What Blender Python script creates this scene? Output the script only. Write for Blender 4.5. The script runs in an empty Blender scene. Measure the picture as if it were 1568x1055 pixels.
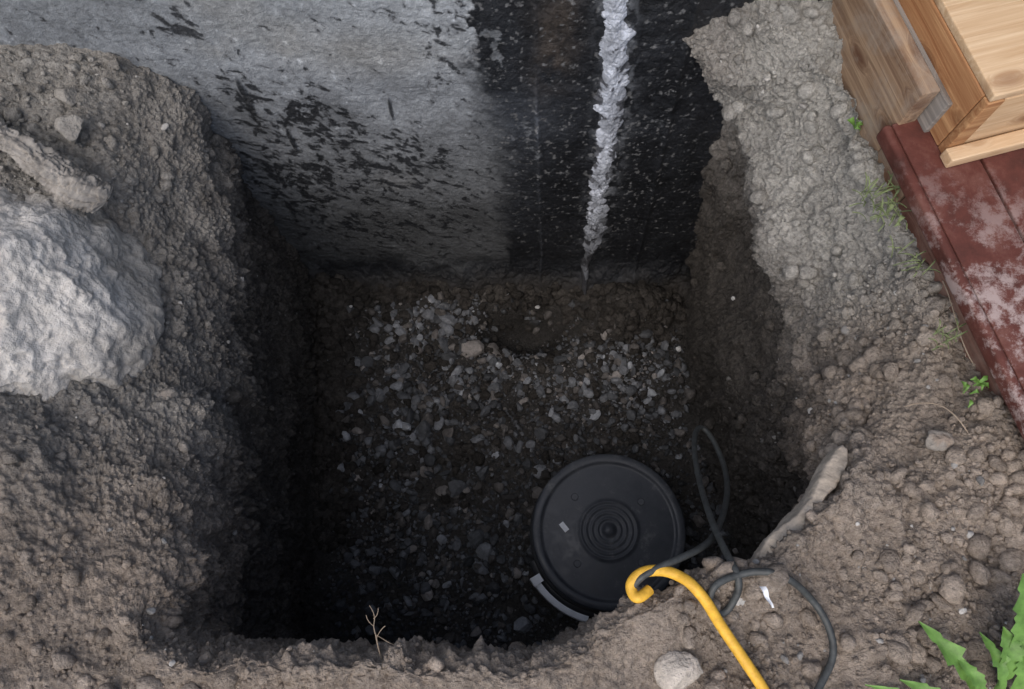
import bpy, bmesh, math, random
import numpy as np
from mathutils import Vector, Matrix
rng = np.random.default_rng(7); random.seed(7)
scene = bpy.context.scene
COL = scene.collection

# ---------------------------------------------------------------- noise
def _h(ix, iy, iz, seed):
    n = (ix.astype(np.uint32)*np.uint32(374761393) + iy.astype(np.uint32)*np.uint32(668265263)
         + iz.astype(np.uint32)*np.uint32(1274126177) + np.uint32(seed*9176+11))
    n = (n ^ (n >> np.uint32(13))) * np.uint32(1103515245)
    n = (n ^ (n >> np.uint32(15))) * np.uint32(2246822519)
    n = n ^ (n >> np.uint32(16))
    return n.astype(np.float64)/4294967295.0*2-1
def vnoise(p, scale, seed=0):
    q = np.asarray(p)*np.asarray(scale) + 1000.0
    i = np.floor(q).astype(np.int64); f = q-i
    f = f*f*f*(f*(f*6-15)+10)
    r = 0
    for dx in (0,1):
        wx = f[:,0] if dx else 1-f[:,0]
        for dy in (0,1):
            wy = f[:,1] if dy else 1-f[:,1]
            for dz in (0,1):
                wz = f[:,2] if dz else 1-f[:,2]
                r = r + wx*wy*wz*_h(i[:,0]+dx, i[:,1]+dy, i[:,2]+dz, seed)
    return r
ROT = np.array([[.36,.48,-.8],[-.8,.60,0],[.48,.64,.60]])
def fbm(p, scale, oct=4, seed=0, gain=.5):
    s = 0; a = 1; t = 0; q = np.asarray(p)*np.asarray(scale)
    for k in range(oct):
        s = s + a*vnoise(q, 1, seed+k*17); t += a; a *= gain; q = (q@ROT)*2.03+3.7
    return s/t
def billow(p, scale, oct=3, seed=0, gain=.55):
    s = 0; a = 1; t = 0; q = np.asarray(p)*np.asarray(scale)
    for k in range(oct):
        s = s + a*(np.sqrt(np.abs(vnoise(q, 1, seed+k*31))+.002)*2-1); t += a; a *= gain; q = (q@ROT)*2.1+1.3
    return s/t
def sstep(a, b, x):
    t = np.clip((x-a)/(b-a), 0, 1); return t*t*(3-2*t)
def mixc(a, b, t):
    t = np.asarray(t)[:,None]; return a*(1-t)+b*t

# ---------------------------------------------------------------- mesh helper
def make_mesh(name, V, F, mat=None, smooth=True, col=None, parent=None):
    V = np.asarray(V, np.float32); F = np.asarray(F, np.int32)
    me = bpy.data.meshes.new(name); n = F.shape[1]
    me.vertices.add(len(V)); me.vertices.foreach_set('co', V.ravel())
    me.loops.add(F.size); me.loops.foreach_set('vertex_index', F.ravel())
    me.polygons.add(len(F)); me.polygons.foreach_set('loop_start', np.arange(0, F.size, n, dtype=np.int32))
    me.polygons.foreach_set('use_smooth', np.full(len(F), smooth, bool))
    me.update(calc_edges=True)
    if col is not None:
        at = me.color_attributes.new('Col', 'FLOAT_COLOR', 'POINT')
        c = np.ones((len(V), 4), np.float32); c[:, :col.shape[1]] = col
        at.data.foreach_set('color', c.ravel())
    ob = bpy.data.objects.new(name, me); COL.objects.link(ob)
    if mat: me.materials.append(mat)
    if parent: ob.parent = parent
    return ob
def grid_faces(nr, nc, wrap=False):
    r = np.arange(nr-1)[:,None]; c = np.arange(nc if wrap else nc-1)[None,:]
    c2 = (c+1) % nc
    return np.stack([r*nc+c, r*nc+c2, (r+1)*nc+c2, (r+1)*nc+c], -1).reshape(-1,4)
def empty(name):
    e = bpy.data.objects.new(name, None); COL.objects.link(e); e.empty_display_size=.1; return e

# ---------------------------------------------------------------- materials
def new_mat(name):
    m = bpy.data.materials.new(name); m.use_nodes = True
    nt = m.node_tree; b = nt.nodes['Principled BSDF']; return m, nt, b
def nd(nt, t, **k):
    n = nt.nodes.new(t)
    for a, v in k.items():
        if a in n.inputs: n.inputs[a].default_value = v
        else: setattr(n, a, v)
    return n
def ramp(nt, fac, stops):
    r = nt.nodes.new('ShaderNodeValToRGB'); cr = r.color_ramp
    while len(cr.elements) < len(stops): cr.elements.new(.5)
    for e, (p, c) in zip(cr.elements, stops):
        e.position = p; e.color = (*c, 1) if len(c)==3 else c
    nt.links.new(fac, r.inputs[0]); return r
def attr_mat(name, rough=.9, bumps=((60,.006),(220,.003)), var=(.75,1.25), vscale=45, spec=.3, strength=1.0, alpha_rough=None):
    m, nt, b = new_mat(name); L = nt.links
    tc = nd(nt,'ShaderNodeTexCoord'); at = nd(nt,'ShaderNodeAttribute', attribute_name='Col')
    n1 = nd(nt,'ShaderNodeTexNoise', Scale=vscale, Detail=8.0, Roughness=.75); L.new(tc.outputs['Object'], n1.inputs['Vector'])
    r = ramp(nt, n1.outputs['Fac'], [(.3,(var[0],)*3),(.7,(var[1],)*3)])
    mx = nd(nt,'ShaderNodeMix', data_type='RGBA', blend_type='MULTIPLY'); mx.inputs[0].default_value=1
    L.new(at.outputs['Color'], mx.inputs[6]); L.new(r.outputs[0], mx.inputs[7])
    L.new(mx.outputs[2], b.inputs['Base Color'])
    b.inputs['Specular IOR Level'].default_value = spec
    if alpha_rough:
        mr = nd(nt,'ShaderNodeMapRange'); L.new(at.outputs['Alpha'], mr.inputs[0])
        mr.inputs[3].default_value=alpha_rough[0]; mr.inputs[4].default_value=alpha_rough[1]; L.new(mr.outputs[0], b.inputs['Roughness'])
    else: b.inputs['Roughness'].default_value = rough
    prev = None
    for sc, dist in bumps:
        n = nd(nt,'ShaderNodeTexNoise', Scale=sc, Detail=5.0, Roughness=.7); L.new(tc.outputs['Object'], n.inputs['Vector'])
        bp = nd(nt,'ShaderNodeBump', Strength=strength, Distance=dist); L.new(n.outputs['Fac'], bp.inputs['Height'])
        if prev: L.new(prev.outputs[0], bp.inputs['Normal'])
        prev = bp
    L.new(prev.outputs[0], b.inputs['Normal'])
    return m
M_SOIL = attr_mat('soil', .95, ((110,.020),), (.55,1.55), 90, .12)
M_STONE = attr_mat('gravel_stone', .7, ((90,.004),), (.6,1.4), 55, .4)
M_ROCK = attr_mat('rock', .9, ((60,.010),), (.72,1.25), 60, .2)
M_WALL = attr_mat('foundation_parging_and_tar', .85, ((60,.006),(260,.002)), (.62,1.36), 60, .45, 1.0, (.92,.30))
M_FOAM = attr_mat('foam_sealant', .8, ((90,.006),), (.7,1.2), 60, .3)

def wood_mat(name, c_dark, c_light, knot=(.12,.05,.02), rough=.7, grain=1.0, knots=True, weather=None):
    m, nt, b = new_mat(name); L = nt.links
    tc = nd(nt,'ShaderNodeTexCoord'); oi = nd(nt,'ShaderNodeObjectInfo')
    ad = nd(nt,'ShaderNodeVectorMath', operation='ADD'); 
    sc0 = nd(nt,'ShaderNodeVectorMath', operation='SCALE'); sc0.inputs[3].default_value=7.3
    cb = nd(nt,'ShaderNodeCombineXYZ'); 
    for k in range(3): L.new(oi.outputs['Random'], cb.inputs[k])
    L.new(cb.outputs[0], sc0.inputs[0]); L.new(tc.outputs['Object'], ad.inputs[0]); L.new(sc0.outputs[0], ad.inputs[1])
    mk = nd(nt,'ShaderNodeMapping'); mk.inputs['Scale'].default_value=(5,11,11); L.new(ad.outputs[0], mk.inputs[0])
    vo = nd(nt,'ShaderNodeTexVoronoi', Scale=1.0); L.new(mk.outputs[0], vo.inputs['Vector'])
    kr = ramp(nt, vo.outputs['Distance'], [(.0,(1,1,1)),(.13,(.8,.8,.8)),(.3,(0,0,0))])
    mp = nd(nt,'ShaderNodeMapping'); mp.inputs['Scale'].default_value=(3*grain,70*grain,70*grain); L.new(ad.outputs[0], mp.inputs[0])
    wv = nd(nt,'ShaderNodeVectorMath', operation='MULTIPLY_ADD')
    wv.inputs[1].default_value=(0,2.2,2.2); L.new(kr.outputs[0], wv.inputs[0]); L.new(mp.outputs[0], wv.inputs[2])
    n = nd(nt,'ShaderNodeTexNoise', Scale=1.0, Detail=5.0, Roughness=.65, Distortion=.6); L.new(wv.outputs[0], n.inputs['Vector'])
    rc = ramp(nt, n.outputs['Fac'], [(.32,c_dark),(.52,tuple((a+c)/2 for a,c in zip(c_dark,c_light))),(.66,c_light)])
    mx = nd(nt,'ShaderNodeMix', data_type='RGBA'); mx.inputs[7].default_value=(*knot,1)
    L.new(rc.outputs[0], mx.inputs[6])
    k2 = nd(nt,'ShaderNodeMath', operation='MULTIPLY'); k2.inputs[1].default_value=.85 if knots else .15
    L.new(kr.outputs[0], k2.inputs[0]); L.new(k2.outputs[0], mx.inputs[0])
    out = mx.outputs[2]
    if weather:
        n3 = nd(nt,'ShaderNodeTexNoise', Scale=9.0, Detail=7.0, Roughness=.7); L.new(ad.outputs[0], n3.inputs['Vector'])
        r3 = ramp(nt, n3.outputs['Fac'], [(.45,(0,0,0)),(.65,(.7,.7,.7))])
        m3 = nd(nt,'ShaderNodeMix', data_type='RGBA'); m3.inputs[7].default_value=(*weather,1)
        L.new(r3.outputs[0], m3.inputs[0]); L.new(out, m3.inputs[6]); out = m3.outputs[2]
    L.new(out, b.inputs['Base Color']); b.inputs['Roughness'].default_value=rough
    b.inputs['Specular IOR Level'].default_value=.3
    bp = nd(nt,'ShaderNodeBump', Strength=.7, Distance=.002); L.new(n.outputs['Fac'], bp.inputs['Height']); L.new(bp.outputs[0], b.inputs['Normal'])
    return m
M_NEW = wood_mat('new_pine', (.52,.34,.19),(.72,.54,.35),(.20,.08,.03))
M_ORANGE = wood_mat('pine_side', (.28,.12,.05),(.54,.31,.15),(.08,.025,.01))
M_JOIST = wood_mat('weathered_joist', (.16,.095,.06),(.40,.28,.18),(.09,.03,.012), .85, weather=(.33,.28,.23))
M_GREY = wood_mat('grey_joist', (.15,.14,.13),(.30,.275,.25),(.12,.09,.07), .9)
M_FASC = wood_mat('stained_fascia', (.12,.055,.04),(.26,.14,.105),(.08,.03,.02), .85, weather=(.30,.22,.18))

def red_mat():
    m, nt, b = new_mat('worn_red_paint'); L = nt.links
    geo = nd(nt,'ShaderNodeNewGeometry')
    n1 = nd(nt,'ShaderNodeTexNoise', Scale=9.0, Detail=9.0, Roughness=.72)
    L.new(geo.outputs['Position'], n1.inputs['Vector'])
    base = ramp(nt, n1.outputs['Fac'], [(.3,(.060,.024,.019)),(.5,(.120,.040,.031)),(.68,(.19,.088,.070))])
    n2 = nd(nt,'ShaderNodeTexNoise', Scale=13.0, Detail=11.0, Roughness=.78); L.new(geo.outputs['Position'], n2.inputs['Vector'])
    rr = ramp(nt, n2.outputs['Fac'], [(.50,(0,0,0)),(.59,(.80,.80,.80))])
    sp = nd(nt,'ShaderNodeSeparateXYZ'); L.new(geo.outputs['Position'], sp.inputs[0])
    mr = nd(nt,'ShaderNodeMapRange'); L.new(sp.outputs[1], mr.inputs[0]); mr.inputs[1].default_value=.85; mr.inputs[2].default_value=.55
    mr.inputs[3].default_value=.08
    mu = nd(nt,'ShaderNodeMath', operation='MULTIPLY'); L.new(rr.outputs[0], mu.inputs[0]); L.new(mr.outputs[0], mu.inputs[1])
    mx = nd(nt,'ShaderNodeMix', data_type='RGBA'); mx.inputs[7].default_value=(.47,.385,.365,1)
    L.new(mu.outputs[0], mx.inputs[0]); L.new(base.outputs[0], mx.inputs[6]); L.new(mx.outputs[2], b.inputs['Base Color'])
    b.inputs['Roughness'].default_value=.65; b.inputs['Specular IOR Level'].default_value=.25
    bp = nd(nt,'ShaderNodeBump', Strength=.6, Distance=.003); L.new(n2.outputs['Fac'], bp.inputs['Height']); L.new(bp.outputs[0], b.inputs['Normal'])
    return m
M_RED = red_mat()
def plain(name, c, rough=.6, var=.25, sc=30, bump=.001, spec=.4):
    m, nt, b = new_mat(name); L = nt.links
    tc = nd(nt,'ShaderNodeTexCoord'); n = nd(nt,'ShaderNodeTexNoise', Scale=sc, Detail=7.0, Roughness=.7); L.new(tc.outputs['Object'], n.inputs['Vector'])
    r = ramp(nt, n.outputs['Fac'], [(.3,tuple(x*(1-var) for x in c)),(.7,tuple(min(1,x*(1+var)) for x in c))])
    L.new(r.outputs[0], b.inputs['Base Color']); b.inputs['Roughness'].default_value=rough; b.inputs['Specular IOR Level'].default_value=spec
    bp = nd(nt,'ShaderNodeBump', Strength=.5, Distance=bump); L.new(n.outputs['Fac'], bp.inputs['Height']); L.new(bp.outputs[0], b.inputs['Normal'])
    return m
def lid_mat():
    m, nt, b = new_mat('black_lid_plastic'); L=nt.links
    tc = nd(nt,'ShaderNodeTexCoord'); n = nd(nt,'ShaderNodeTexNoise', Scale=11.0, Detail=10.0, Roughness=.8); L.new(tc.outputs['Object'], n.inputs['Vector'])
    r = ramp(nt, n.outputs['Fac'], [(.35,(.040,.045,.055)),(.55,(.062,.068,.080)),(.70,(.17,.175,.18))])
    L.new(r.outputs[0], b.inputs['Base Color'])
    r2 = ramp(nt, n.outputs['Fac'], [(.4,(.36,)*3),(.7,(.8,)*3)]); L.new(r2.outputs[0], b.inputs['Roughness'])
    return m
M_LID = lid_mat()
M_BASIN = plain('basin_plastic', (.04,.042,.046), .5, .3)
M_WHITE = plain('white_plastic', (.80,.83,.87), .6, .10)
M_CABLE = plain('black_cable_rubber', (.055,.06,.06), .5, .45, 60, .0005)
M_YEL = plain('yellow_cable', (.80,.45,.05), .5, .28, 60, .0005)
M_LEAF = plain('weed_leaf', (.13,.26,.055), .5, .4, 40, .001)
M_ROOT = plain('pale_root', (.30,.24,.18), .85, .3, 60, .001)
M_DEAD = plain('weathered_root_wood', (.29,.27,.245), .9, .5, 25, .008)
M_SLAB = plain('pale_stone_slab', (.46,.40,.33), .9, .35, 45, .005)

# ---------------------------------------------------------------- terrain (loft around the pit)
FZ = -1.45
ST = [
 ((-1.30,1.50,-.03),(-.90,1.50,-.12),(-.80,1.50,-.36),(-.82,1.50,-.9),(-.76,1.50,FZ)),
 ((-1.28,1.25,-.05),(-.89,1.25,-.12),(-.79,1.25,-.36),(-.83,1.25,-.9),(-.76,1.25,FZ)),
 ((-1.22,1.00,-.05),(-.92,.99,-.17),(-.76,.99,-.42),(-.79,.99,-.9),(-.75,1.00,FZ)),
 ((-1.18,.76,-.05),(-.94,.76,-.20),(-.735,.76,-.42),(-.76,.76,-.9),(-.74,.78,FZ)),
 ((-1.15,.53,-.03),(-.90,.53,-.18),(-.735,.56,-.38),(-.75,.56,-.9),(-.74,.56,FZ)),
 ((-1.10,.30,.00),(-.86,.31,-.12),(-.69,.32,-.30),(-.73,.33,-.9),(-.73,.34,FZ)),
 ((-1.03,.05,.00),(-.80,.07,-.05),(-.64,.10,-.18),(-.70,.10,-.9),(-.71,.10,FZ)),
 ((-.98,-.22,.00),(-.74,-.10,-.01),(-.64,-.03,-.08),(-.68,-.07,-.9),(-.69,-.08,FZ)),
 ((-.66,-.40,.00),(-.58,-.18,.00),(-.54,-.08,-.05),(-.57,-.13,-.8),(-.58,-.14,FZ)),
 ((-.33,-.42,.00),(-.31,-.20,.00),(-.31,-.075,-.03),(-.31,-.14,-.8),(-.30,-.15,FZ)),
 ((-.05,-.42,.00),(-.06,-.21,.00),(-.06,-.085,-.02),(-.05,-.14,-.8),(-.05,-.15,FZ)),
 ((.14,-.42,.00),(.11,-.20,.00),(.08,-.07,-.01),(.10,-.14,-.8),(.12,-.15,FZ)),
 ((.34,-.42,.00),(.26,-.14,.01),(.20,.01,.00),(.26,-.10,-.8),(.28,-.12,FZ)),
 ((.55,-.36,.00),(.43,-.06,.01),(.36,.068,.00),(.47,-.04,-.8),(.50,-.06,FZ)),
 ((.80,-.20,.01),(.56,-.01,.01),(.455,.09,.00),(.66,.04,-.8),(.70,.04,FZ)),
 ((1.00,.05,.02),(.73,.19,.01),(.62,.255,-.02),(.80,.20,-.8),(.82,.19,FZ)),
 ((.94,.33,.02),(.77,.39,-.04),(.685,.42,-.26),(.74,.41,-.7),(.76,.39,FZ)),
 ((.89,.55,.01),(.80,.60,-.07),(.70,.64,-.36),(.73,.63,-.62),(.71,.62,FZ)),
 ((.82,.80,.01),(.75,.82,-.06),(.63,.83,-.31),(.71,.83,-.58),(.68,.80,FZ)),
 ((.76,1.03,.02),(.70,1.06,-.01),(.595,1.08,-.22),(.72,1.08,-.50),(.68,1.05,FZ)),
 ((.70,1.25,.08),(.53,1.25,.08),(.445,1.25,-.06),(.56,1.25,-.40),(.66,1.25,FZ)),
 ((.65,1.50,.10),(.50,1.50,.10),(.44,1.50,-.05),(.50,1.50,-.65),(.62,1.50,FZ)),
 ((.0,1.66,.00),(.0,1.58,-.02),(.0,1.50,-.35),(.0,1.50,-.8),(.0,1.50,FZ)),
 ((-.65,1.66,.00),(-.55,1.58,-.02),(-.50,1.50,-.35),(-.50,1.50,-.8),(-.50,1.50,FZ)),
]
S = np.array(ST); NS = len(S)
CEN = np.array([0.0,.6,0])
def cr(P0,P1,P2,P3,t):
    t = t[...,None] if np.ndim(t) else t
    return .5*((2*P1)+(-P0+P2)*t+(2*P0-5*P1+4*P2-P3)*t*t+(-P0+3*P1-3*P2+P3)*t**3)
NA = 1500
seg = np.linalg.norm(np.roll(S[:,2],-1,0)-S[:,2],axis=1)
seg[NS-3:] *= .15; seg[0]*=.3; seg[NS-4]*=.4
cum = np.concatenate([[0],np.cumsum(seg)]); tt = np.linspace(0,cum[-1],NA,endpoint=False)
k = np.searchsorted(cum, tt, side='right')-1; f = (tt-cum[k])/seg[k]
rings = []
for j in range(5):
    P = S[:,j]
    rings.append(cr(P[(k-1)%NS],P[k%NS],P[(k+1)%NS],P[(k+2)%NS],f))
A = rings[0]
dirv = A-CEN; dirv[:,2]=0; dirv/=np.linalg.norm(dirv,axis=1)[:,None]
def far(r):
    P = CEN+dirv*r; P[:,2]=0; return P
A1 = A+dirv*.5; A1[:,2]=0
F = rings[4]
gs = lambda x,y,cx,cy,rx,ry: np.exp(-(((x-cx)/rx)**2+((y-cy)/ry)**2)**1.5)
def floor_h(x, y):
    z = np.full_like(x, FZ)
    z = z - .20*gs(x,y,.05,1.04,.17,.09) + .15*gs(x,y,.47,1.10,.17,.09) + .06*gs(x,y,.42,.83,.30,.12) + .04*gs(x,y,-.22,1.12,.25,.12)
    z = z + .06*gs(x,y,-.72,1.05,.12,.3) - .04*gs(x,y,.18,.05,.18,.14)
    p = np.stack([x,y,np.zeros_like(x)],1)
    return z + .022*fbm(p,5,3,91)
rows = []
for r in (150,60,20,8,4.5): rows.append(far(r))
for t in np.linspace(0,1,14,endpoint=False): rows.append(far(3.2)*(1-t)+A1*t)
for t in np.linspace(0,1,60,endpoint=False): rows.append(A1*(1-t)+A*t)
R = [A1]+rings+[CEN*0+F*.85+.15*(CEN+[0,0,FZ])]
cnt = [80,130,130,110]
for j in range(1,5):
    for t in np.linspace(0,1,cnt[j-1],endpoint=False):
        rows.append(cr(R[j-1],R[j],R[j+1],R[j+2],float(t)))
nfl = 90
C2 = CEN+np.array([0,0,FZ])
for t in np.linspace(0,1,nfl):
    rows.append(F*(1-t)+(C2*.999+F*.001)*t)
G = np.array(rows); NR = len(G); i_fl = NR-nfl
Gf = G.reshape(-1,3).copy()
rowi = np.repeat(np.arange(NR),NA)
fl = sstep(i_fl-25, i_fl+8, rowi.astype(float))
zf = floor_h(Gf[:,0],Gf[:,1]); Gf[:,2] = Gf[:,2]*(1-fl)+zf*fl
G = Gf.reshape(NR,NA,3)
def normals(G):
    du = np.roll(G,-1,1)-np.roll(G,1,1); dv = np.gradient(G,axis=0)
    n = np.cross(dv,du); n/= (np.linalg.norm(n,axis=2)[...,None]+1e-12); return n
N = normals(G); 
if N[10,:,2].mean()<0: N=-N
P = G.reshape(-1,3); Nn = N.reshape(-1,3)
dist = np.linalg.norm(P[:,:2]-CEN[:2],axis=1)
w = 1-sstep(2.5,5,dist)
mod = np.clip(.5+1.1*fbm(P,(6,6,6),3,33),0.05,1.3)
mod2 = np.clip(.65+1.2*fbm(P,(9,9,9),3,34),0.15,1.4)
steep = 1-np.clip(np.abs(Nn[:,2]),0,1)
D = .042*fbm(P,(4,4,3),3,1) + .028*fbm(P,(11,11,8),4,2,.55) + .014*(mod*1.2)*billow(P,(16,16,16),3,3) \
  + .019*mod2*fbm(P,(38,38,38),4,4,.68) + .009*mod*billow(P,(38,38,38),2,14) + .010*fbm(P,110,3,5,.7)
D += steep*.018*fbm(P,(24,24,7),4,8,.6)*(P[:,2]>-1.4)
flat_near = sstep(.30,.10,P[:,1])
D *= (1-.25*flat_near*(1-steep))
D *= (1-.70*fl)
D += fl*.035*gs(P[:,0],P[:,1],.47,1.10,.2,.12)*billow(P,(22,22,22),3,15)
P1 = P + Nn*(D*w)[:,None]
rimw = np.exp(-((rowi-(i_fl-240))/60.0)**2)
P1[:,0] += rimw*.026*fbm(P,(9,9,9),5,21,.65); P1[:,1] += rimw*.026*fbm(P,(9,9,9),5,22,.65)
N1 = normals(P1.reshape(NR,NA,3)).reshape(-1,3)
if N1[10*NA:11*NA,2].mean()<0: N1=-N1
def soil_col(P, N):
    x,y,z = P[:,0],P[:,1],P[:,2]
    grey = np.array([.315,.300,.278]); brown = np.array([.40,.335,.278]); pale=np.array([.45,.437,.405]); deep=np.array([.112,.103,.094])
    n = fbm(P,3.5,4,40); n2 = fbm(P,14,4,41)
    tb = np.clip(sstep(.50,.0,y)+sstep(.45,.7,x)*sstep(.75,.45,y)*.9+n*.35,0,1)
    c = mixc(grey+0*P, brown+0*P, tb)
    tp = np.clip(sstep(.45,.6,x)*sstep(.5,.85,y)*sstep(-.40,-.12,z)+n*.3+.35*sstep(-.9,-1.1,x)*sstep(.3,.5,y),0,1)
    c = mixc(c, pale+0*P, tp)
    tw = np.clip(sstep(-.20,-.64,z+n*.16+n2*.12),0,1)  # soil colour turns darker further down the pit
    c = mixc(c, deep+0*P, tw*.96)
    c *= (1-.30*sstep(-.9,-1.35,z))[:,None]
    hollow_shade = gs(x,y,.06,1.05,.2,.12)*sstep(-1.2,-1.4,z); c *= (1-.6*hollow_shade)[:,None]  # shade of the recess at the wall foot, painted into the soil colour
    c *= (1+.30*n2)[:,None]
    return np.clip(c,.01,1)
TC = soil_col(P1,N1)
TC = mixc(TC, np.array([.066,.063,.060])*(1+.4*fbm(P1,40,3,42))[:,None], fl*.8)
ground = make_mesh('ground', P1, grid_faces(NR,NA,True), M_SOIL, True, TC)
selv = (P1[:,1]<.35)&(P1[:,1]>-.5)&(P1[:,0]>.0)&(P1[:,0]<.9)&(P1[:,2]>-.12)
GH = P1[selv]
def gz(x,y,r=.012):
    m = (np.abs(GH[:,0]-x)<r)&(np.abs(GH[:,1]-y)<r)
    return float(GH[m,2].max()) if m.any() else -9

# ---------------------------------------------------------------- stones / clods
def ico(sub):
    bm = bmesh.new(); bmesh.ops.create_icosphere(bm, subdivisions=sub, radius=1)
    V = np.array([v.co[:] for v in bm.verts]); bm.verts.ensure_lookup_table()
    Fc = np.array([[v.index for v in f.verts] for f in bm.faces]); bm.free(); return V,Fc
def stone_template(sub, seed, nplanes=8, cut=(.38,.85)):
    V,Fc = ico(sub); r = np.random.default_rng(seed)
    n = r.normal(size=(nplanes,3)); n/=np.linalg.norm(n,axis=1)[:,None]; d = r.uniform(*cut,size=nplanes)
    dot = V@n.T; s = np.where(dot>1e-3, d/np.maximum(dot,1e-3), 9).min(1); s = np.minimum(s,1)
    return V*s[:,None], Fc
def clod_template(sub, seed):
    V,Fc = ico(sub)
    return V*(1+.55*fbm(V+seed*7.7,1.6,3,seed,.65))[:,None], Fc
def rotm(n):
    q = rng.normal(size=(n,4)); q/=np.linalg.norm(q,axis=1)[:,None]; a,b,c,d = q.T
    return np.stack([np.stack([1-2*(c*c+d*d),2*(b*c-a*d),2*(b*d+a*c)],-1),
                     np.stack([2*(b*c+a*d),1-2*(b*b+d*d),2*(c*d-a*b)],-1),
                     np.stack([2*(b*d-a*c),2*(c*d+a*b),1-2*(b*b+c*c)],-1)],1)
def scatter(temps, pos, size, aniso, col):
    Vs=[];Fs=[];Cs=[];off=0
    which = rng.integers(0,len(temps),len(pos)); Rm = rotm(len(pos))
    sc = size[:,None]*rng.uniform(aniso[0],aniso[1],(len(pos),3))
    for t,(V,Fc) in enumerate(temps):
        m = which==t; n=m.sum()
        if not n: continue
        X = V[None]*sc[m][:,None,:]; X = np.einsum('nij,nvj->nvi',Rm[m],X)+pos[m][:,None,:]
        Vs.append(X.reshape(-1,3)); Fs.append((Fc[None]+(np.arange(n)*len(V))[:,None,None]+off).reshape(-1,3)); off+=n*len(V)
        Cs.append(np.repeat(col[m],len(V),0))
    return np.concatenate(Vs),np.concatenate(Fs),np.concatenate(Cs)
def merge(name, parts, mat, smooth):
    off=0;Vs=[];Fs=[];Cs=[]
    for V_,F_,C_ in parts: Vs.append(V_);Fs.append(F_+off);Cs.append(C_);off+=len(V_)
    return make_mesh(name, np.concatenate(Vs), np.concatenate(Fs), mat, smooth, np.concatenate(Cs))
BX,BY,BR = .330,.251,.263
def inside_floor(x,y):
    lo = np.interp(y,[-.15,.1,.34,.56,.78,1.0,1.25],[-.66,-.70,-.72,-.73,-.74,-.74,-.74])
    hi = np.interp(y,[-.15,.04,.19,.39,.62,.8,1.05,1.25],[.4,.66,.80,.75,.70,.67,.66,.64])
    return (x>lo)&(x<hi)
def patch(x,y,s): return fbm(np.stack([x,y,0*x+s],1),4.5,3,int(s))
def gravel_density(x,y):
    d = np.ones_like(x)
    d *= 1-.95*np.exp(-(((x-.05)/.18)**2+((y-1.05)/.10)**2)**2)
    d *= 1-.92*np.exp(-(((x-.48)/.22)**2+((y-1.10)/.11)**2)**2)
    d *= 1-.9*sstep(1.13,1.19,y+.03*np.sin(x*9))
    d *= 1-.9*sstep(-.56,-.68,x+.03*np.sin(y*13))
    d *= np.clip(.80+1.0*patch(x,y,3),.25,1)
    return d
def gravel(n, smin, smax, temps, lift, pw=2.0, region=None, gain=1.0):
    x = rng.uniform(-.8,.85,n*4); y = rng.uniform(-.16,1.22,n*4)
    dn = gravel_density(x,y)
    if region is not None: dn = dn*region(x,y)
    m = inside_floor(x,y)&(rng.random(n*4)<dn); x=x[m][:n];y=y[m][:n]
    an = np.arctan2(y-BY,x-BX)%(2*np.pi); rr_=np.hypot(x-BX,y-BY)
    m = rr_>np.where((an>math.radians(205))&(an<math.radians(262)),.312,.262); x=x[m];y=y[m];k=len(x)
    s = smin+(smax-smin)*rng.random(k)**pw
    z = floor_h(x,y)+s*rng.uniform(-.45,.40,k)+lift*rng.random(k)
    b = rng.lognormal(-2.38,.45,k)*gain*(1+.5*patch(x,y,5))
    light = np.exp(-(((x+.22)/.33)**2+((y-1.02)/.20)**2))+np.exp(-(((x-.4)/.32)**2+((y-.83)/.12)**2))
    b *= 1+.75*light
    b[rng.random(k)<.05]*=1.8
    b = np.clip(b,.02,.42)
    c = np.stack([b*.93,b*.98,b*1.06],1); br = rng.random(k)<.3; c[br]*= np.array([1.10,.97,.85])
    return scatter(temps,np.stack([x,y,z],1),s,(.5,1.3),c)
T2 = [stone_template(2,s) for s in range(12)]
T1 = [stone_template(1,s+50,8) for s in range(8)]
big = lambda x,y: np.clip(np.exp(-(((x+.38)/.28)**2+((y-.82)/.28)**2))+.25,0,1)
merge('gravel',[gravel(2700,.007,.026,T2,.008,1.9), gravel(220,.022,.040,T2,.010,1.5,big,1.4), gravel(9500,.003,.011,T1,.006,1.6,None,.8)],M_STONE,False)

x,y,z = P1.T
wgt = ((dist<1.9)&(y<1.23)&(rowi<i_fl+4)&(y>-.45)&(np.abs(x)<1.4)).astype(float)
up = np.clip(N1[:,2],0,1)
wgt *= (.12+up)*(1+2.6*sstep(.55,.75,x)*sstep(.9,.5,y))*np.clip(fbm(P1,5,3,77)*1.5+.5,.05,1.6)
Gd = P1.reshape(NR,NA,3); ar = np.linalg.norm(np.gradient(Gd,axis=0),axis=2)*np.linalg.norm(np.roll(Gd,-1,1)-Gd,axis=2)
wgt *= ar.ravel(); wgt/=wgt.sum()
CT = [clod_template(2,s) for s in range(8)]; CT1=[clod_template(1,s+20) for s in range(6)]
def clods(n,smin,smax,temps,pw):
    idx = rng.choice(len(P1),n,p=wgt); s = smin+(smax-smin)*rng.random(n)**pw
    pos = P1[idx]+N1[idx]*(s*rng.uniform(-.2,.5,n))[:,None]
    c = TC[idx]*rng.uniform(.85,1.3,n)[:,None]
    return scatter(temps,pos,s,(.6,1.25),c)
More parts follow.
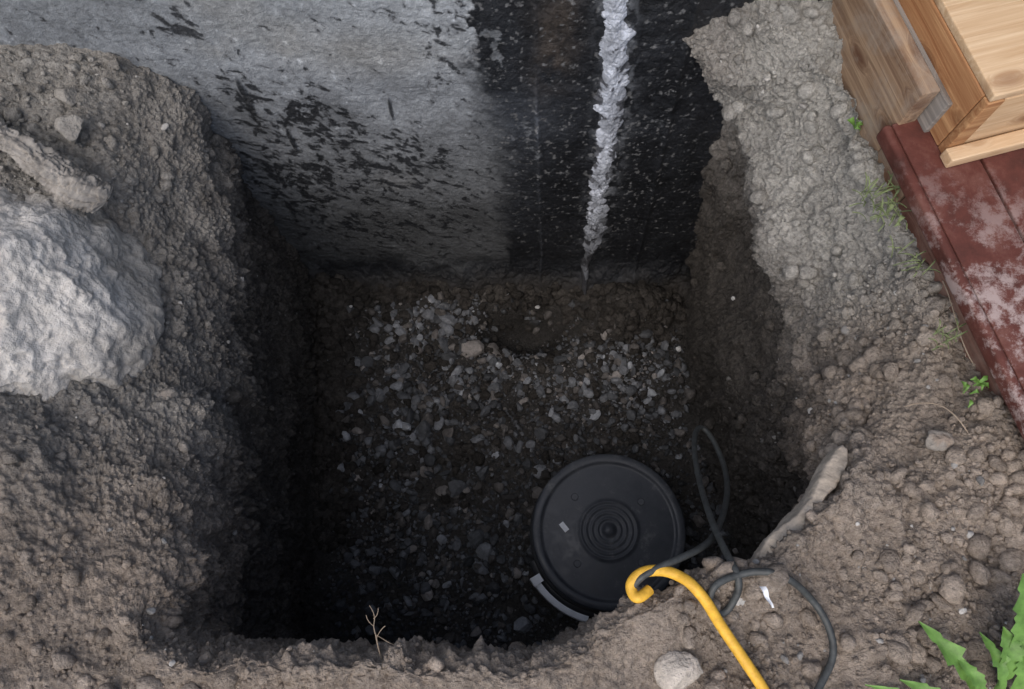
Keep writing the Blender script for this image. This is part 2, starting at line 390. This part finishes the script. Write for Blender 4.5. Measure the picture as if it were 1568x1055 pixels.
def mound_clods(n):
    x = np.concatenate([rng.normal(.47,.11,n),rng.uniform(-.78,.65,n*2),rng.normal(-.68,.05,n*2),rng.uniform(-.6,.5,n)]); y=np.concatenate([rng.normal(1.09,.06,n),rng.normal(1.185,.022,n*2),rng.uniform(.2,1.2,n*2),rng.uniform(.3,1.1,n)])
    k=len(x); s=.004+.020*rng.random(k)**2.5; y=np.minimum(y,1.215)
    m=np.hypot(x-BX,y-BY)>.30; x=x[m];y=y[m];s=s[m];k=len(x)
    zz=floor_h(x,y)+s*.3+.05*sstep(1.14,1.21,y)*rng.random(k)
    b=rng.uniform(.5,1.2,k); c=np.array([.085,.078,.071])[None]*b[:,None]
    return scatter(CT,np.stack([x,y,zz],1),s,(.6,1.2),c)
merge('soil_clods',[clods(4600,.005,.022,CT,2.8),clods(22000,.0016,.0065,CT1,1.8),mound_clods(700)],M_SOIL,True)
idx = rng.choice(len(P1),900,p=wgt); s = .003+.009*rng.random(900)**3
b = rng.uniform(.2,.5,900); c = np.stack([b,b*.97,b*.92],1)
c *= (1-.6*sstep(-.3,-.9,P1[idx][:,2]))[:,None]
white = scatter(T2,np.array([[.63,.93,-1.36],[.10,1.12,-1.42],[-.02,1.17,-1.40],[.72,.95,-.9],[-.62,1.1,-1.36]]),np.array([.013,.012,.009,.012,.008]),(.6,1.1),np.full((5,3),.55))
merge('pebbles',[scatter(T2,P1[idx]+N1[idx]*(s*.3)[:,None],s,(.6,1.1),c),white],M_STONE,False)

# ---------------------------------------------------------------- foundation wall
WY = 1.25; WTOP=1.0
xs = np.concatenate([np.linspace(-4,-1.42,14),np.linspace(-1.4,1.0,960),np.linspace(1.03,4,14)])
zs = np.concatenate([np.linspace(-1.75,-1.57,4),np.linspace(-1.56,.22,720),np.linspace(.26,WTOP,8)])
X,Z = np.meshgrid(xs,zs); X=X.ravel();Z=Z.ravel(); WP = np.stack([X,np.zeros_like(X),Z],1)
foam_x = lambda z: np.interp(-z,[-.3,-.1,.12,.54,1.0,1.4],[.20,.22,.255,.269,.286,.285])
rot1 = np.stack([X*.8+Z*.6,0*X,-X*.6+Z*.8],1); rot2=np.stack([X*.9-Z*.45,0*X,X*.45+Z*.9],1)
edge = np.interp(-Z,[-.1,.2,.45,1.2],[-.095,-.09,-.05,-.02]) + .020*fbm(WP,(7,1,7),4,60)+.050*fbm(WP,(34,1,34),4,61,.7)*sstep(-.4,.0,Z)+.016*fbm(WP,(50,1,20),4,59,.6)
softw = np.interp(-Z,[0,.25,.6,1.2],[.006,.07,.07,.018])
tarz = sstep(-softw,softw*1.2,X-edge+.035*fbm(rot1,(40,1,14),4,58,.6)*(softw>.02))
low = sstep(-1.14,-1.30,Z+.12*fbm(WP,(6,1,6),5,62,.65)+.06*np.abs(X-.05)); tarz = np.maximum(tarz, low)
n_el = fbm(WP,(34,1,22),5,63,.65); n_dg = fbm(rot1,(48,1,22),5,64,.65); n_d2=fbm(rot2,(18,1,46),4,68,.65)
gg = lambda cx,cz,rx,rz: np.exp(-(((X-cx)/rx)**2+((Z-cz)/rz)**2))
loc = .85*gg(-.54,-.33,.13,.12)+.70*gg(-.42,-.55,.20,.17)+.85*gg(-.76,.02,.06,.07)+.5*gg(-.7,-.22,.05,.12)+.62*gg(-.62,-.70,.18,.25)+.55*gg(-.45,-1.0,.35,.22)+.40*gg(-.15,-.1,.05,.3)+.36*gg(-.2,-.75,.2,.4)+.45*gg(-.74,-.45,.1,.3)+.3*gg(-.25,.05,.2,.1)
cv = np.maximum(np.maximum(n_el,n_dg),n_d2*.9)+loc*.38
chips = sstep(.51,.60,cv); haze = sstep(.28,.62,cv)
streak = gg(-.685,-.25,.010,.09)+gg(-.62,-.45,.008,.07)+.8*gg(-.32,-.30,.006,.06)
tar = np.clip(np.maximum(tarz, np.maximum(chips*.88, sstep(.3,.6,streak)*.9)),0,1)*sstep(.9,.5,Z)
scuff = sstep(.30,.44, fbm(WP,(26,1,26),5,65,.6)+.30*gg(.05,-.45,.04,.15)+.20*gg(.36,-.45,.06,.15)+.34*gg(-.05,.0,.05,.15)-.20)
spk = sstep(.50,.58,fbm(WP,(90,1,80),3,75)+.12*(gg(.1,-.5,.2,.4)+gg(.38,-.5,.12,.5)+1.2*gg(-.05,.0,.06,.2)))
inz = (X>edge)
tar2 = tar*(1-.45*scuff*inz)
nb = fbm(WP,(3,1,3),5,66); nf = fbm(WP,(25,1,18),5,67,.65); nm=fbm(rot1,(9,1,6),5,69,.6)
base = np.array([.335,.362,.390])*(1+.24*nb+.20*nf+.28*nm)[:,None]
base = mixc(base, np.array([.29,.275,.24])+0*base, np.clip(gg(-.35,-.08,.22,.08)*.45+sstep(.25,.6,nb)*.3,0,1))
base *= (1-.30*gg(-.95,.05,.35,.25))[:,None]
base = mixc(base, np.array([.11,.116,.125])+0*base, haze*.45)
depth_shade = np.clip(sstep(.0,-1.05,Z+.15*nb+.10*nm),0,1); base *= (1-.74*depth_shade)[:,None]  # fading light down the wall, painted into the parging colour
lite = sstep(.52,.60,fbm(WP,(70,1,60),3,79)); base = mixc(base, base*1.8, lite*.6)
tc_ = np.array([.020,.022,.026])*(1+.5*nf+.6*nb)[:,None]
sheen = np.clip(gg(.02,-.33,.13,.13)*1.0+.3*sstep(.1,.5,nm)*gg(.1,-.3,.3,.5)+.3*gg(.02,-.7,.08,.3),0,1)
tc_ = mixc(tc_, np.array([.070,.080,.096])+0*tc_, sheen*.75)  # bluish sheen on the tar is painted into its colour
brown = np.clip(gg(.10,-.02,.05,.18)*(nf+.5)*1.5,0,1)*.6
tc_ = mixc(tc_, np.array([.10,.082,.068])+0*tc_, brown)
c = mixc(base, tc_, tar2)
c = mixc(c, np.array([.20,.205,.21])+0*c, spk*inz*.7*(1-low))
# sealant smeared onto the tar on both sides of the strip
smear = np.exp(-((X-foam_x(Z)-.006)/.040)**2)*sstep(.0,.35,fbm(WP,(45,1,22),5,87,.65)+.12)*sstep(-1.25,-1.0,Z)
c = mixc(c, np.array([.24,.26,.29])+0*c, smear*.75)
disp = .007*fbm(WP,(4,1,4),3,70)+.004*fbm(rot1,(18,1,14),5,71,.6)+.0015*billow(WP,(35,1,35),2,72)
disp += .004*tar*(1+1.0*nf)-.004*chips*(1-tarz)+.004*smear
seam = np.exp(-((X-np.interp(-Z,[-.1,1.2],[.05,.11])-.006*nb)/.006)**2)*np.clip(.6+1.2*fbm(WP,(1,1,9),3,73),.1,1); disp += .012*seam*(.6+.6*nf)
seam2 = np.exp(-((X-np.interp(-Z,[-.1,1.2],[.40,.47]))/.008)**2); disp += .006*seam2
def cove(Xv,Zv,Q):
    nb_=fbm(Q,(5,1,5),5,66,.6); nf_=fbm(Q,(25,1,18),5,67,.65)
    return .085*sstep(-1.24,-1.47,Zv+.07*nb_+.03*nf_)
disp += cove(X,Z,WP)
c *= (1+.9*seam*(X>edge))[:,None]
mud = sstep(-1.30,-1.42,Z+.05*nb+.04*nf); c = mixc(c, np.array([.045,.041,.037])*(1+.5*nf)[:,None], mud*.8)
edgeMask = (X<=-3.99)|(X>=3.99)|(Z>=WTOP-.01)
Yv = WY-disp; Yv[edgeMask]=WY+.03
house = empty('house_foundation_wall')
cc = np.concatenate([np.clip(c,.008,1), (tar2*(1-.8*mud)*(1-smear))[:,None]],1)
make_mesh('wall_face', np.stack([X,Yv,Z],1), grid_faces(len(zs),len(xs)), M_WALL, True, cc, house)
def box(name, o, ang, size, mat, parent=None, bevel=.003):
    bm = bmesh.new(); bmesh.ops.create_cube(bm,size=1)
    for v in bm.verts: v.co = Vector(((v.co.x+.5)*size[0],(v.co.y+.5)*size[1],(v.co.z+.5)*size[2]))
    me = bpy.data.meshes.new(name); bm.to_mesh(me); bm.free(); ob = bpy.data.objects.new(name,me); COL.objects.link(ob)
    ob.location=o; ob.rotation_euler=(0,0,ang); me.materials.append(mat)
    if bevel:
        md=ob.modifiers.new('bevel','BEVEL'); md.width=bevel; md.segments=3
        for p in me.polygons: p.use_smooth=True
    if parent: ob.parent=parent
    return ob
M_BLOCK = plain('foundation_concrete',(.34,.35,.35),.9,.2,20,.003)
box('wall_core',(-4,WY+.02,-1.75),0,(8,.38,1.75+WTOP),M_BLOCK,house,.0)

# foam / sealant strip in the joint
nl, nw = 1000, 48
zf_ = np.linspace(.20,-1.44,nl); uf = np.linspace(-1,1,nw)
ZZ,UU = np.meshgrid(zf_,uf,indexing='ij'); ZZ=ZZ.ravel();UU=UU.ravel()
side=np.stack([np.sign(UU)*5,0*UU,ZZ],1)
hw = np.interp(-ZZ,[-.2,.3,.9,1.10,1.2,1.35,1.44],[.033,.035,.033,.036,.018,.014,.004])
hw = hw*(1+.40*fbm(side,(1,1,14),3,80)+.55*fbm(side,(1,1,45),4,81,.6))
FX = foam_x(ZZ)+.010*fbm(np.stack([0*ZZ,0*ZZ,ZZ],1),(1,1,8),3,82)+UU*hw
prof = np.sqrt(np.clip(1-UU**2,0,1))
q2=np.stack([FX,0*FX,ZZ],1)
FY = WY-.006-prof*(.015+.012*fbm(q2,(30,1,16),4,83,.6)+.004*billow(q2,(60,1,45),3,84))+.012*(1-prof)-cove(FX,ZZ,q2)*.95
fb = np.clip(.54+.45*fbm(q2,(34,1,18),5,85,.65),.10,.8)*(1-.60*sstep(-.6,-1.2,ZZ))
fc = np.stack([fb*.92,fb*.99,fb*1.12],1)
fc = mixc(fc, np.array([.03,.03,.035])+0*fc, .85*sstep(.26,.42,fbm(q2,(45,1,28),4,86,.6)+.45*sstep(-.9,-1.35,ZZ)-.05+.20*np.abs(UU)))
make_mesh('foam_sealant_strip', np.stack([FX,FY,ZZ],1), grid_faces(nl,nw), M_FOAM, True, fc)

# ---------------------------------------------------------------- rocks
def rock(name, c, rad, seed, col, planes=None, rot=0, sub=6, k=22, rough=.03, npl=11, dmin=.62, sc=14):
    V,Fc = ico(sub); r=np.random.default_rng(seed)
    n=r.normal(size=(npl,3)); n/=np.linalg.norm(n,axis=1)[:,None]; d=r.uniform(dmin,.92,npl)
    if planes is not None: n=np.concatenate([n,planes[:,:3]]); d=np.concatenate([d,planes[:,3]])
    n/=np.linalg.norm(n,axis=1)[:,None]
    Vd = V+ .12*np.stack([fbm(V+seed+i*5,3,5,seed+i,.65) for i in range(3)],1)
    dot=Vd@n.T; s=np.where(dot>1e-3,d/np.maximum(dot,1e-3),9); s=-np.log(np.exp(-s*k).sum(1)+np.exp(-k))/k
    V=V*s[:,None]; V=V*(1+.06*fbm(V+seed,3,4,seed,.6)+rough*billow(V+seed,4,4,seed+3,.6)+rough*.5*fbm(V+seed,18,3,seed+4,.6))[:,None]
    V=V*np.array(rad); cs,sn=math.cos(rot),math.sin(rot); V=V@np.array([[cs,sn,0],[-sn,cs,0],[0,0,1]])+np.array(c)
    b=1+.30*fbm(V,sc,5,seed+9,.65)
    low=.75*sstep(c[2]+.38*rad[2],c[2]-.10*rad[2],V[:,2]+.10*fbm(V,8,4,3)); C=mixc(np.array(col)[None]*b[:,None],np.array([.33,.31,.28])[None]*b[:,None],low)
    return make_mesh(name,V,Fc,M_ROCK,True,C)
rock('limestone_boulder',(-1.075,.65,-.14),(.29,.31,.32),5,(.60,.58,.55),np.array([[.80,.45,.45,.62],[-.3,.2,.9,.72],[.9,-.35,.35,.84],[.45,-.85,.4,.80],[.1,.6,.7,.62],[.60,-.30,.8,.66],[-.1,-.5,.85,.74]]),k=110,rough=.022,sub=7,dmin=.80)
rock('rock',(-1.0,1.03,-.06),(.035,.035,.03),11,(.36,.34,.31),sub=5,k=60,dmin=.5)
rock('rock',(-1.02,1.12,-.06),(.03,.03,.025),12,(.33,.31,.28),sub=5,k=60,dmin=.5)
rock('rock',(.295,-.105,.018),(.050,.042,.022),13,(.60,.54,.47),sub=5,k=110,dmin=.4)
rock('rock',(.80,.30,.025),(.030,.022,.02),14,(.33,.27,.22),sub=4)
rock('rock',(-.78,.45,-.25),(.035,.03,.03),16,(.30,.27,.24),sub=5)
def slab():
    nl,nc=220,48; t=np.linspace(0,1,nl); a=np.linspace(0,2*np.pi,nc,endpoint=False)
    p0=np.array([.437,.070]); p1=np.array([.635,.295]); dr=(p1-p0)/np.linalg.norm(p1-p0); nr=np.array([dr[1],-dr[0]])
    ctr=p0[None]+(p1-p0)[None]*t[:,None]+nr[None]*(.012*np.sin(t*3.1)+.002)[:,None]
    hw_=.017*np.clip(np.sin(np.pi*t),0,1)**.35*(1+.30*np.sin(t*9)); hh=.036*np.clip(np.sin(np.pi*t),0,1)**.3
    ca=np.sign(np.cos(a))*np.abs(np.cos(a))**.4; sa=np.sign(np.sin(a))*np.abs(np.sin(a))**.4
    V=np.zeros((nl,nc,3)); V[...,:2]=ctr[:,None,:]+nr[None,None]*(hw_[:,None]*ca)[...,None]; V[...,2]=-.004-.012*t[:,None]+hh[:,None]*sa+.35*hw_[:,None]*ca
    V=V.reshape(-1,3); V+=.006*np.stack([fbm(V+i,(25,25,25),5,30+i,.65) for i in range(3)],1)
    make_mesh('stone_slab',V,grid_faces(nl,nc,True),M_SLAB,True)
slab()

# ---------------------------------------------------------------- deck
deck = empty('wooden_deck')
d = np.array([-.27,.963]); d/=np.linalg.norm(d); e=np.array([d[1],-d[0]])
ang_d = math.atan2(d[1],d[0]); ang_n = ang_d+math.pi; ang_e=math.atan2(e[1],e[0])
def V3(p,z): return (float(p[0]),float(p[1]),z)
J0=np.array([.776,.920]); wallp = J0+d*.33
box('rim_joist', V3(wallp,-.03), ang_n,(.33,.038,.25),M_JOIST,deck)
box('rim_joist_lower', V3(J0-d*.001,-.03), ang_n,(.115,.038,.108),M_JOIST,deck)
box('inner_joist', V3(wallp+e*.042,-.03), ang_n,(.36,.04,.243),M_GREY,deck)
box('fascia', V3(J0-d*.119+e*.003,-.04), ang_n,(1.3,.03,.117),M_FASC,deck)
L0=np.array([.742,.918])
box('nosing', V3(L0,.082), ang_n,(1.4,.020,.042),M_RED,deck,.008)
o=.022
for i,wd in enumerate((.135,.14,.14,.14,.14)):
    box('deck_board', V3(L0+e*o-d*(.001*i),.084), ang_n,(1.4,wd,.036),M_RED,deck,.004); o+=wd+.006
step = empty('wooden_step')
B=np.array([.852,.820])
box('base_trim', V3(B,.1215), ang_e,(.62,.03,.028),M_NEW,step)
bb=B+e*.006+d*.031
box('side_board', V3(bb+d*.42,.1215), ang_n,(.40,.036,.165),M_ORANGE,step)
box('front_board', V3(bb+e*.037+d*.002,.1215), ang_e,(.57,.036,.164),M_NEW,step)
box('corner_post', V3(bb,.1215), ang_e,(.035,.019,.164),M_ORANGE,step)
box('top_board', V3(bb+e*.002+d*.003,.287), ang_e,(.6,.285,.02),M_NEW,step)
box('top_board', V3(bb+e*.002+d*.291,.287), ang_e,(.6,.12,.02),M_NEW,step)

# ---------------------------------------------------------------- sump basin
sump = empty('sump_basin')
LZ=-1.28; q_=BR/.268
def lathe(name, prof, mat, seg=160, off=(0,0)):
    prof=np.array(prof)*np.array([q_,1]); a=np.linspace(0,2*np.pi,seg,endpoint=False)
    V=np.stack([prof[:,0][:,None]*np.cos(a),prof[:,0][:,None]*np.sin(a),np.repeat(prof[:,1][:,None],seg,1)],-1).reshape(-1,3)
    ob=make_mesh(name,V,grid_faces(len(prof),seg,True),mat,True,None,sump); ob.location=(BX+off[0],BY+off[1],LZ); return ob
lp=[(.0005,.021),(.010,.020),(.019,.014),(.024,.006),(.030,.003)]
for r0 in (.040,.060,.080,.098): lp+=[(r0-.006,.003),(r0-.002,.009),(r0+.002,.009),(r0+.006,.003)]
lp+=[(.115,.001),(.225,.0),(.232,-.001),(.236,.008),(.242,.011),(.262,.010),(.267,.005),(.268,-.020),(.262,-.024),(.25,-.024)]
lathe('lid',lp,M_LID)
lathe('basin_body',[(.20,-.03),(.262,-.035),(.268,-.042),(.268,-.053),(.264,-.056),(.262,-.34)],M_BASIN,160,(-.006,-.006))
def ring(name,a0,a1,pr,mat,n=60):
    a=np.linspace(math.radians(a0),math.radians(a1),n)
    V=np.stack([np.array([[r*math.cos(t),r*math.sin(t),zz] for t in a]) for r,zz in pr+[pr[0]]]).reshape(-1,3)
    F_=grid_faces(len(pr)+1,n); ob=make_mesh(name,V,F_,mat,True,None,sump); ob.location=(BX-.004,BY-.004,LZ); return ob
ring('collar_flange',200,265,[(.262,-.068),(.281,-.068),(.281,-.30),(.262,-.30)],M_BASIN)
ring('collar',214,256,[(.282,-.040),(.300,-.042),(.304,-.048),(.304,-.16),(.282,-.16)],M_WHITE)
ring('collar_tab',210,216,[(.270,-.030),(.306,-.030),(.306,-.16),(.270,-.16)],M_WHITE,10)
for an,rr in ((40,.15),(135,.16),(225,.155),(315,.15)):
    bm=bmesh.new(); bmesh.ops.create_cone(bm,cap_ends=True,segments=24,radius1=.014,radius2=.011,depth=.006)
    me=bpy.data.meshes.new('plug'); bm.to_mesh(me); bm.free(); me.materials.append(M_LID); o=bpy.data.objects.new('plug',me); COL.objects.link(o); o.parent=sump
    o.location=(BX+rr*math.cos(math.radians(an)),BY+rr*math.sin(math.radians(an)),LZ+.001)
box('paper_scrap',(.160,.270,LZ+.004),-.9,(.034,.018,.002),M_WHITE,None,.0005)

# ---------------------------------------------------------------- cables
def tube(name, pts, r, mat, parent=None, order=4):
    cu=bpy.data.curves.new(name,'CURVE'); cu.dimensions='3D'; cu.bevel_depth=r; cu.bevel_resolution=6; cu.resolution_u=16; cu.use_fill_caps=True
    sp=cu.splines.new('NURBS'); sp.points.add(len(pts)-1)
    for p,co in zip(sp.points,pts): p.co=(*co[:3],1); p.radius=co[3] if len(co)>3 else 1
    sp.order_u=order; sp.use_endpoint_u=True
    ob=bpy.data.objects.new(name,cu); COL.objects.link(ob); cu.materials.append(mat)
    bpy.context.view_layer.update(); dg=bpy.context.evaluated_depsgraph_get(); me=bpy.data.meshes.new_from_object(ob.evaluated_get(dg))
    bpy.data.objects.remove(ob); o=bpy.data.objects.new(name,me); COL.objects.link(o)
    for p in me.polygons: p.use_smooth=True
    if parent: o.parent=parent
    return o
def rest(pts, r, sub=3):
    """densify, and lift a resting cable so that it lies on the soil"""
    pts=np.array(pts); out=[]
    for i in range(len(pts)-1):
        for s in range(sub):
            t=s/sub; p=cr(pts[max(i-1,0)],pts[i],pts[i+1],pts[min(i+2,len(pts)-1)],t)
            g=gz(p[0],p[1])
            if g>-1: p[2]=max(p[2], g+r*.9)
            out.append(p)
    out.append(pts[-1]); o=np.array(out); z=o[:,2].copy(); z[1:-1]=np.maximum(z[1:-1]*.999,(z[:-2]+z[1:-1]+z[2:])/3); o[:,2]=z
    return [tuple(v) for v in o]
cab_hang=[(.208,.028,.045),(.215,.045,.060),(.236,.060,.065),(.30,.084,.055),(.36,.110,-.0),(.405,.145,-.10),(.482,.237,-.28),(.515,.33,-.42),(.508,.41,-.49),(.485,.445,-.50),(.455,.42,-.46),(.425,.33,-.35),(.395,.20,-.15),(.380,.12,-.0)]
cab_rest=[(.384,.075,.045),(.392,.03,.04),(.372,-.008,.03),(.345,-.002,.03),(.342,.025,.035),(.367,.047,.045),(.438,.060,.04),(.505,.030,.035),(.545,-.015,.03),(.556,-.075,.025),(.52,-.135,.02),(.42,-.27,.01),(.33,-.42,.01)]
tube('black_cable',cab_hang+rest(cab_rest,.0068),.0064,M_CABLE)
yc=rest([(.240,.030,.035),(.216,.016,.040),(.207,.038,.050),(.226,.058,.056),(.262,.062,.058),(.295,.050,.05),(.325,.020,.04),(.362,-.030,.035),(.402,-.090,.03),(.432,-.140,.025),(.48,-.25,.015),(.55,-.42,.01)],.0105)
tube('yellow_extension_cord',yc,.0098,M_YEL)

# ---------------------------------------------------------------- roots
tube('rootlet',[(-.225,-.10,-.01,1.2),(-.236,-.065,.008,1.2),(-.238,-.045,.01,1),(-.248,-.03,.005,.8),(-.240,-.012,.01,.6),(-.252,.004,.02,.4)],.0012,M_ROOT)
rl=bpy.data.objects['rootlet']
for pts in ([(-.24,-.045,.010),(-.222,-.052,.012),(-.212,-.065,.005),(-.195,-.062,.0)],[(-.245,-.03,.008),(-.256,-.022,.012),(-.258,-.012,.012)],[(-.245,-.018,.01),(-.235,-.012,.02),(-.236,.0,.02)],[(-.238,-.05,.01),(-.23,-.035,.02),(-.222,-.03,.02)]):
    tube('branch',pts,.0006,M_ROOT,rl)
tube('root_fibre',[(.76,.37,.0),(.79,.375,.04),(.83,.35,.05),(.86,.30,.03),(.88,.27,.02)],.0012,M_ROOT)
tube('root_fibre',[(.86,.62,.03),(.87,.56,.04),(.86,.50,.04),(.885,.44,.04)],.0012,M_ROOT)
def dead_root():
    nl,nc=260,60; t=np.linspace(0,1,nl); ctl=np.array([(-1.24,1.02,.0),(-1.12,.975,.005),(-1.04,.93,-.02),(-.97,.88,-.06),(-.90,.862,-.11)])
    cx=np.stack([np.interp(t,np.linspace(0,1,5),ctl[:,i]) for i in range(3)],1)
    for i in range(3): cx[:,i]=np.convolve(np.pad(cx[:,i],15,'edge'),np.ones(31)/31,'valid')
    a=np.linspace(0,2*np.pi,nc,endpoint=False)
    r=np.interp(t,[0,.4,.6,.85,.97,1],[.018,.017,.026,.036,.030,.004])
    rr=r[:,None]*(1+.0*a)
    up=np.array([.2,.3,.93]); sd=np.array([.45,.85,-.1])
    V=cx[:,None,:]+rr[...,None]*(np.cos(a)[None,:,None]*sd*1.1+np.sin(a)[None,:,None]*up*.45)
    V=V.reshape(-1,3); q=np.stack([np.repeat(t,nc)*1.2,np.tile(np.cos(a),nl),np.tile(np.sin(a),nl)],1)
    nrm=V-np.repeat(cx,nc,0); nrm/=np.linalg.norm(nrm,axis=1)[:,None]+1e-9
    V+=nrm*(.020*billow(q,(4,3,3),4,50,.6)+.009*fbm(q,(22,9,9),4,51,.65))[:,None]
    V[:,2]+=.020
    make_mesh('dead_root',V,grid_faces(nl,nc,True),M_DEAD,True)
dead_root()

# ---------------------------------------------------------------- plants
def leaf_geo(base, tip, width, lobes=0, arch=.03, n=28):
    base=np.array(base,float); tip=np.array(tip,float); ax=tip-base; L=np.linalg.norm(ax); sd=np.cross(ax/L,[0,0,1]); sd/=np.linalg.norm(sd)
    V=[]
    for i in range(n+1):
        t=i/n; c=base+ax*t+np.array([0,0,1])*arch*math.sin(math.pi*t)+sd*.12*L*math.sin(t*2.2)*(.3 if lobes else 0)
        w=width*(math.sin(math.pi*min(1,t**.8*.97+.03))**.8)*(.25+.75*t if t<.6 else .7+.3*(1-(t-.6)/.4))
        if lobes: w*=1-.42*((t*lobes)%1.0)*(t<.85)
        w=max(w,.0012)
        for u in (-1,-.5,0,.5,1):
            V.append(c+sd*u*w+np.array([0,0,1])*(abs(u)*w*.35+.12*w*math.sin(t*17+u*3)))
    return np.array(V),grid_faces(n+1,5)
def plant(name, leaves, mat=M_LEAF):
    Vs=[];Fs=[];o=0
    for l in leaves:
        V,Fq=leaf_geo(*l); Vs.append(V);Fs.append(Fq+o);o+=len(V)
    return make_mesh(name,np.concatenate(Vs),np.concatenate(Fs),mat,True)
plant('dandelion_plant',[((.80,-.17,.02),(.690,-.025,.06),.026,5,.03),((.80,-.17,.02),(.74,-.08,.07),.020,4,.03),((.82,-.16,.02),(.78,-.04,.08),.020,5,.04),
  ((.83,-.13,.02),(.845,.055,.12),.050,6,.04),((.85,-.15,.02),(.89,.02,.10),.050,5,.04),((.82,-.14,.02),(.81,-.03,.10),.032,4,.03),((.78,-.18,.01),(.66,-.12,.03),.020,4,.03),((.84,-.16,.01),(.86,-.05,.08),.045,4,.03),((.79,-.18,.01),(.60,-.13,.03),.014,4,.02)])
def tuft(c, n, L, spread, wd):
    out=[]
    for i in range(n):
        a=random.uniform(0,6.28); l=L*random.uniform(.5,1.1); b=(c[0]+random.uniform(-1,1)*spread,c[1]+random.uniform(-1,1)*spread,c[2])
        out.append((b,(b[0]+math.cos(a)*l*.7,b[1]+math.sin(a)*l*.7,b[2]+l*random.uniform(.2,.8)),wd*random.uniform(.6,1.2),0,.01,8))
    return out
M_DRYL = plain('dull_leaf', (.16,.20,.09), .7, .4, 40, .001)
plant('weed',tuft((.745,.985,.01),5,.035,.006,.010))
plant('grass_tuft',tuft((.765,.79,.02),40,.07,.04,.0022)+tuft((.78,.77,.02),9,.025,.03,.006),M_DRYL)
plant('grass_tuft',tuft((.85,.50,.02),16,.05,.02,.002),M_DRYL)
plant('weed',tuft((.885,.40,.02),10,.035,.02,.006),M_LEAF)
plant('grass_tuft',tuft((.80,.66,.02),18,.05,.03,.002),M_DRYL)
def shred():
    V=[]
    for i in range(9):
        t=i/8
        for u in (-1,0,1): V.append((.43+.014*t+u*.006*(1-t*.7),.035-.035*t,max(gz(.43,.03),0)+.008+.004*math.sin(t*9)+.004*abs(u)))
    make_mesh('paper_shred',np.array(V),grid_faces(9,3),M_WHITE,True)
shred()

# ---------------------------------------------------------------- light, world, camera
w = bpy.data.worlds.new('World'); scene.world=w; w.use_nodes=True; nt=w.node_tree
sky=nt.nodes.new('ShaderNodeTexSky'); sky.sky_type='NISHITA'; sky.sun_disc=False
EL=math.radians(57); AZ=math.radians(205)
sky.sun_elevation=EL; sky.sun_rotation=AZ; sky.dust_density=4.0; sky.air_density=1.0
bg=nt.nodes['Background']; nt.links.new(sky.outputs[0],bg.inputs[0]); bg.inputs[1].default_value=.15
sl=bpy.data.lights.new('sun','SUN'); sl.energy=1.35; sl.angle=math.radians(75); sl.color=(1,.97,.94)
so=bpy.data.objects.new('sun',sl); COL.objects.link(so)
dv=Vector((math.sin(AZ)*math.cos(EL),math.cos(AZ)*math.cos(EL),math.sin(EL))); so.rotation_euler=dv.to_track_quat('Z','Y').to_euler(); so.location=dv*10
cam=bpy.data.cameras.new('camera'); co=bpy.data.objects.new('camera',cam); COL.objects.link(co)
cam.sensor_width=36; cam.lens=28; cam.clip_end=500; cam.clip_start=.05
co.location=(0,0,1.5); co.rotation_euler=(math.radians(18.3),0,0); scene.camera=co
scene.view_settings.view_transform='Standard'; scene.view_settings.look='None'; scene.view_settings.exposure=0
